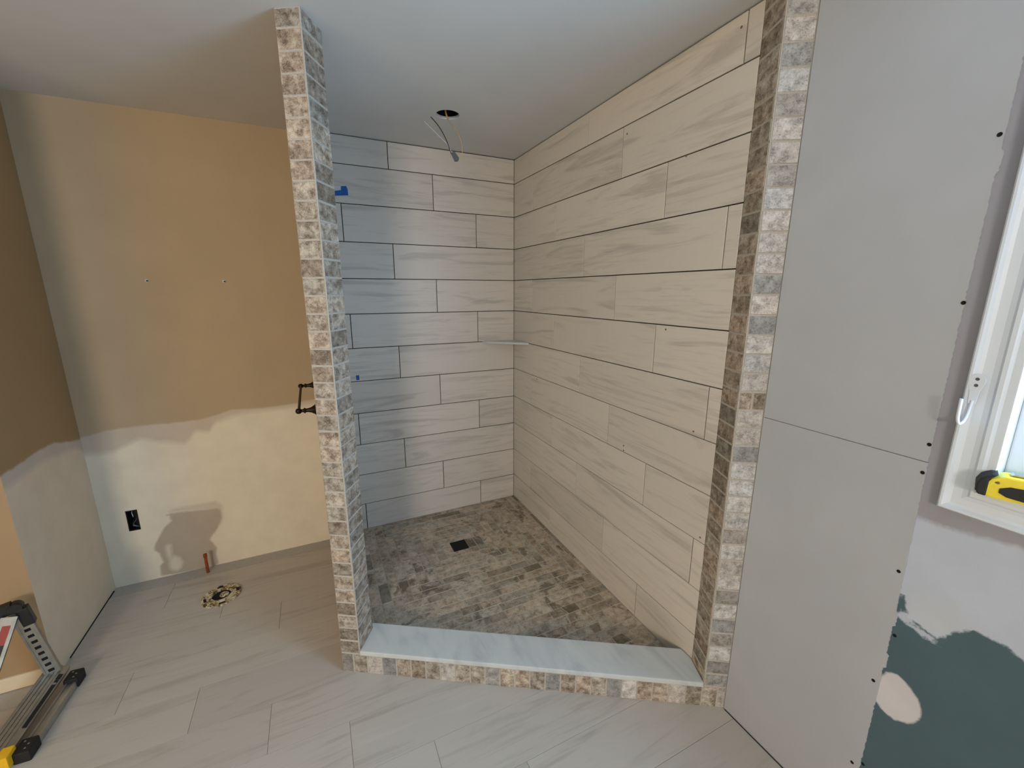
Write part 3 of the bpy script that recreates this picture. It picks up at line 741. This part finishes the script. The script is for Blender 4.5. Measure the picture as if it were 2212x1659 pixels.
# toilet flange
fc = (-1.868, -.268)
fl = thing('toilet_flange', 'corroded round toilet flange set in the wood-look floor', 'toilet flange', (fc[0], fc[1], 0))
def fpart(m, name, mat): o = m.build(name, M[mat], fl); o.location = (0, 0, 0); return o
def ringm(r0, r1, z0, z1, n=48, notch=None):
    m = MB(fl.location); vs = []
    for k in range(n):
        w = 2*math.pi*k/n; c, s = math.cos(w), math.sin(w); q = (notch(w) if notch else 0)
        for r_, z in ((r0, z0), (r1+q, z0), (r1+q, z1-.001), (r1-.002+q, z1), (r0+.002, z1), (r0, z1-.001)): vs.append((fc[0]+r_*c, fc[1]+r_*s, z))
    fs = []
    for k in range(n):
        j = (k+1) % n
        for i in range(6): fs.append((k*6+i, j*6+i, j*6+(i+1) % 6, k*6+(i+1) % 6))
    m.add(vs, [f[::-1] for f in fs]); return m
fpart(ringm(.056, .090, .0002, .0075, notch=lambda w: R.uniform(-.002, .001)), 'outer_ring', 'flange')
fpart(ringm(.044, .058, .0002, .0115), 'inner_ring', 'flange')
m = MB(fl.location); m.lathe([(.0445, .0003), (.0445, .0012), (.03, .0014), (.001, .0014)], Matrix.Translation((fc[0], fc[1], 0)), 32); fpart(m, 'pipe_opening', 'void')
m = MB(fl.location); m.lathe([(.022, .0012), (.020, .006), (.010, .008), (.001, .0085)], Matrix.Translation((fc[0]+.012, fc[1]+.006, 0)), 16); fpart(m, 'rag_plug', 'flange')
for w in (.25, math.pi+.25, 1.8, 4.9):
    m = MB(fl.location); Mx = Matrix.Translation((fc[0]+.073*math.cos(w), fc[1]+.073*math.sin(w), 0)) @ Matrix.Rotation(w, 4, 'Z')
    m.box((-.006, -.014, .0074), (.006, .014, .0082), Mx); fpart(m, 'bolt_slot', 'void')
for w in (.8, 2.5, 3.9, 5.6):
    m = MB(fl.location); m.lathe([(.006, .0072), (.006, .0100), (.003, .0112), (.0005, .0112)], Matrix.Translation((fc[0]+.074*math.cos(w), fc[1]+.074*math.sin(w), 0)), 10); fpart(m, 'screw', 'flange')

# ================================================================ FOLDED STEP LADDER (lower left)
ld = thing('step_ladder', 'folded aluminium step ladder with black end caps at the lower left', 'step ladder', (-2.36, -.78, 0))
def lpart(m, name, mat, bevel=0, parent=None):
    o = m.build(name, M[mat], parent or ld, bevel=bevel); o.location = Vector((0, 0, 0)) if parent is None else (0, 0, 0); return o
def LM(): return MB(ld.location)
def beam(p, q, w, h, upv=(0, 0, 1)):
    """box beam from p to q, w across, h along upv; returns matrix and length"""
    p, q = Vector(p), Vector(q); z = (q-p); L = z.length; z.normalize(); y = Vector(upv); y = (y-z*y.dot(z)).normalized(); x = y.cross(z)
    return Matrix(((x.x, y.x, z.x, p.x), (x.y, y.y, z.y, p.y), (x.z, y.z, z.z, p.z), (0, 0, 0, 1))), L
# stabiliser on the floor
Mb, L = beam((-2.322, -.60, .014), (-2.338, -.915, .014), .03, .03)
m = LM()
m.box((-.017, -.013, .02), (.017, .010, L-.01), Mb); m.box((-.017, .010, .02), (-.010, .017, L-.01), Mb); m.box((.008, .010, .02), (.017, .015, L-.01), Mb)
lpart(m, 'stabiliser_bar', 'alu', .0012)
for z0, z1 in ((-.012, .045), (L-.03, L+.03)):
    m = LM(); m.box((-.023, -.014, z0), (.023, .030, z1), Mb); lpart(m, 'end_cap', 'rubber', .006)
    for dx, dz in ((-.008, .014), (.008, .028), (.006, .044)):
        mm = LM(); mm.lathe([(.0032, 0), (.0032, .0012), (.0015, .002)], Mb @ Matrix.Translation((dx, .0298, z0+dz)) @ Matrix.Rotation(-math.pi/2, 4, 'X'), 10); lpart(mm, 'screw', 'steel')
# wide rail above it with a dark slot
Mr, L = beam((-2.383, -.572, .062), (-2.405, -.96, .050), .075, .022, (.35, 0, 1))
m = LM()
for x0 in (-.034, -.022, -.010, .002): m.box((x0, .008, 0), (x0+.0095, .0125, L), Mr)
m.box((-.036, -.012, 0), (.036, .008, L), Mr)
lpart(m, 'wide_rail', 'alu', .001)
m = LM(); m.box((.020, .0085, .07), (.032, .0105, .27), Mr); m.box((.019, .0085, .045), (.033, .012, .066), Mr); lpart(m, 'rail_slot', 'black')
m = LM(); m.box((.021, .0085, .086), (.031, .0125, .094), Mr); lpart(m, 'rivet', 'steel')
# upright perforated leg
p0 = Vector((-2.385, -.600, .070)); p1 = Vector((-2.424, -.622, .400))
Mp, L = beam(p0, p1, .04, .02, (.25, -1, .1))
m = LM(); m.box((-.023, -.010, 0), (.023, .010, L), Mp); m.box((-.023, .010, 0), (-.017, .0125, L), Mp); m.box((.017, .010, 0), (.023, .0125, L), Mp)
lpart(m, 'upright', 'alu', .001)
for k in range(8):
    z = .014+k*(L-.10)/7.6; m = LM(); m.box((-.0085, .0098, z), (.0085, .0107, z+.0125), Mp); lpart(m, 'punched_hole', 'void')
m = LM(); m.box((-.030, -.014, L-.078), (.004, .017, L+.0), Mp); lpart(m, 'hinge_cover', 'black', .004)
m = LM(); Mh = Mp @ Matrix.Translation((0, 0, L+.01)); m.lathe([(.006, -.016), (.020, -.016), (.022, -.012), (.022, .012), (.020, .016), (.006, .016)], Mh @ Matrix.Rotation(math.pi/2, 4, 'X'), 20)
m.box((.006, -.014, -.016), (.060, .014, .026), Mh); lpart(m, 'hinge', 'black')
# second leg going down on the other side with its red label
q0 = p1+Vector((-.012, -.020, -.015)); q1 = Vector((-2.50, -.93, .03))
Mq, L2 = beam(q0, q1, .04, .02, (.25, -1, .4))
m = LM(); m.box((-.022, -.010, 0), (.022, .010, L2), Mq); lpart(m, 'rear_leg', 'alu', .0015)
m = LM(); m.box((-.010, .0101, .03), (.012, .0106, .095), Mq); lpart(m, 'red_label', 'red')
m = LM(); m.box((-.010, .0101, .095), (.012, .0106, .16), Mq); lpart(m, 'black_label', 'black')
# locking foot with the yellow block
m = LM(); m.box((-2.445, -.965, .010), (-2.36, -.915, .060)); lpart(m, 'yellow_lock', 'yellow', .005)
m = LM(); m.box((-2.47, -.955, .010), (-2.445, -.905, .075)); lpart(m, 'lock_bracket', 'black', .004)

# ================================================================ WINDOW ITEMS
# curtain hook on the casing
hk = thing('curtain_hook', 'white metal J-shaped curtain hook screwed to the window casing', 'hook', (.02, -2.31, 1.38))
m = MB(hk.location)
Yh, Zh = -2.317, 1.405
pl_ = []
for k in range(9):
    w = math.pi*k/8; pl_.append((.0135*math.cos(w), .0135*math.sin(w)+.004))
pl_ += [(-.0125, -.004), (-.0085, -.022), (-.0065, -.05), (.0055, -.05), (.0075, -.022), (.0125, -.004)]
pl_ = pl_ if area2(pl_) > 0 else pl_[::-1]
m.prism(pl_, lambda a, b, h: (.0135-h, Yh-a, Zh+b), 0, .003); o = m.build('back_plate', M['white_trim'], hk, bevel=.0008); o.location = (0, 0, 0)
for dz in (.006, -.008):
    mm = MB(hk.location); mm.lathe([(.0036, 0), (.003, .0009), (.001, .0007)], Matrix.Translation((.0105, Yh, Zh+dz)) @ Matrix.Rotation(-math.pi/2, 4, 'Y'), 10); o = mm.build('screw', M['grey'], hk); o.location = (0, 0, 0)
m = MB(hk.location)
m.tube(smooth([(.0115, Yh, Zh-.042), (.0105, Yh+.001, Zh-.06), (.006, Yh+.002, Zh-.080), (-.003, Yh+.004, Zh-.093), (-.014, Yh+.006, Zh-.092), (-.021, Yh+.007, Zh-.078), (-.023, Yh+.007, Zh-.058), (-.024, Yh+.007, Zh-.036)]), .0032, 12)
o = m.build('hook', M['white_trim'], hk); o.location = (0, 0, 0)
# tape measure on the sill
tm = thing('tape_measure', 'yellow and black tape measure lying on the window sill', 'tape measure', (.016, -2.412, 1.1665))
tm.scale = (1.16, 1.16, .92)
Lm = .105; Ht = .058
ang = math.radians(-72)
dx, dy = math.cos(ang), math.sin(ang)          # length axis
sxn, syn = dy, -dx                              # towards the room (-x)
def TM(a, h, z): return (a*dx+h*sxn*1.0, a*dy+h*syn*1.0, z)   # a length, h side, z up (local)
def tmp(name, poly, h0, h1, mat, bev=.002):
    m = MB(); p_ = poly if area2(poly) > 0 else poly[::-1]
    m.prism(p_, lambda a, b, h: TM(a, h, b), h0, h1); me_o = m.build(name, M[mat], tm, bevel=bev); return me_o
body = [(-.040, .008), (-.034, .001), (.050, .001), (.062, .006), (.066, .018), (.062, .036), (.046, .050), (.012, .058), (-.018, .057), (-.034, .046), (-.041, .028)]
tmp('body', body, -.018, .018, 'tapeyellow', .004)
tmp('rubber_nose', [(-.050, .012), (-.046, .004), (-.036, .003), (-.036, .047), (-.026, .058), (-.034, .057), (-.046, .046), (-.051, .030)], -.020, .020, 'rubber', .003)
tmp('grip', [(-.022, .018), (-.012, .011), (.010, .008), (.040, .007), (.058, .012), (.060, .024), (.046, .034), (.018, .038), (-.010, .036), (-.022, .028)], .0175, .0205, 'rubber', .001)
tmp('belt_clip', [(-.012, .060), (-.008, .064), (.030, .0615), (.052, .055), (.052, .052), (.028, .059)], -.010, .008, 'steel', .001)
m = MB(); m.lathe([(.0035, 0), (.0035, .001), (.002, .0015)], Matrix.Translation(TM(-.026, .018, .040)) @ Matrix.Rotation(ang-math.pi, 4, 'Z') @ Matrix.Rotation(math.pi/2, 4, 'X'), 12); m.build('red_screw', M['red'], tm)
m = MB(); m.lathe([(.003, 0), (.003, .001), (.002, .0015)], Matrix.Translation(TM(.030, .018, .044)) @ Matrix.Rotation(ang-math.pi, 4, 'Z') @ Matrix.Rotation(math.pi/2, 4, 'X'), 12); m.build('screw', M['grey'], tm)
tmp('blade_hook', [(-.050, .001), (-.030, .001), (-.030, .0035), (-.048, .0035), (-.048, .008), (-.050, .008)], -.008, .010, 'steel', 0)
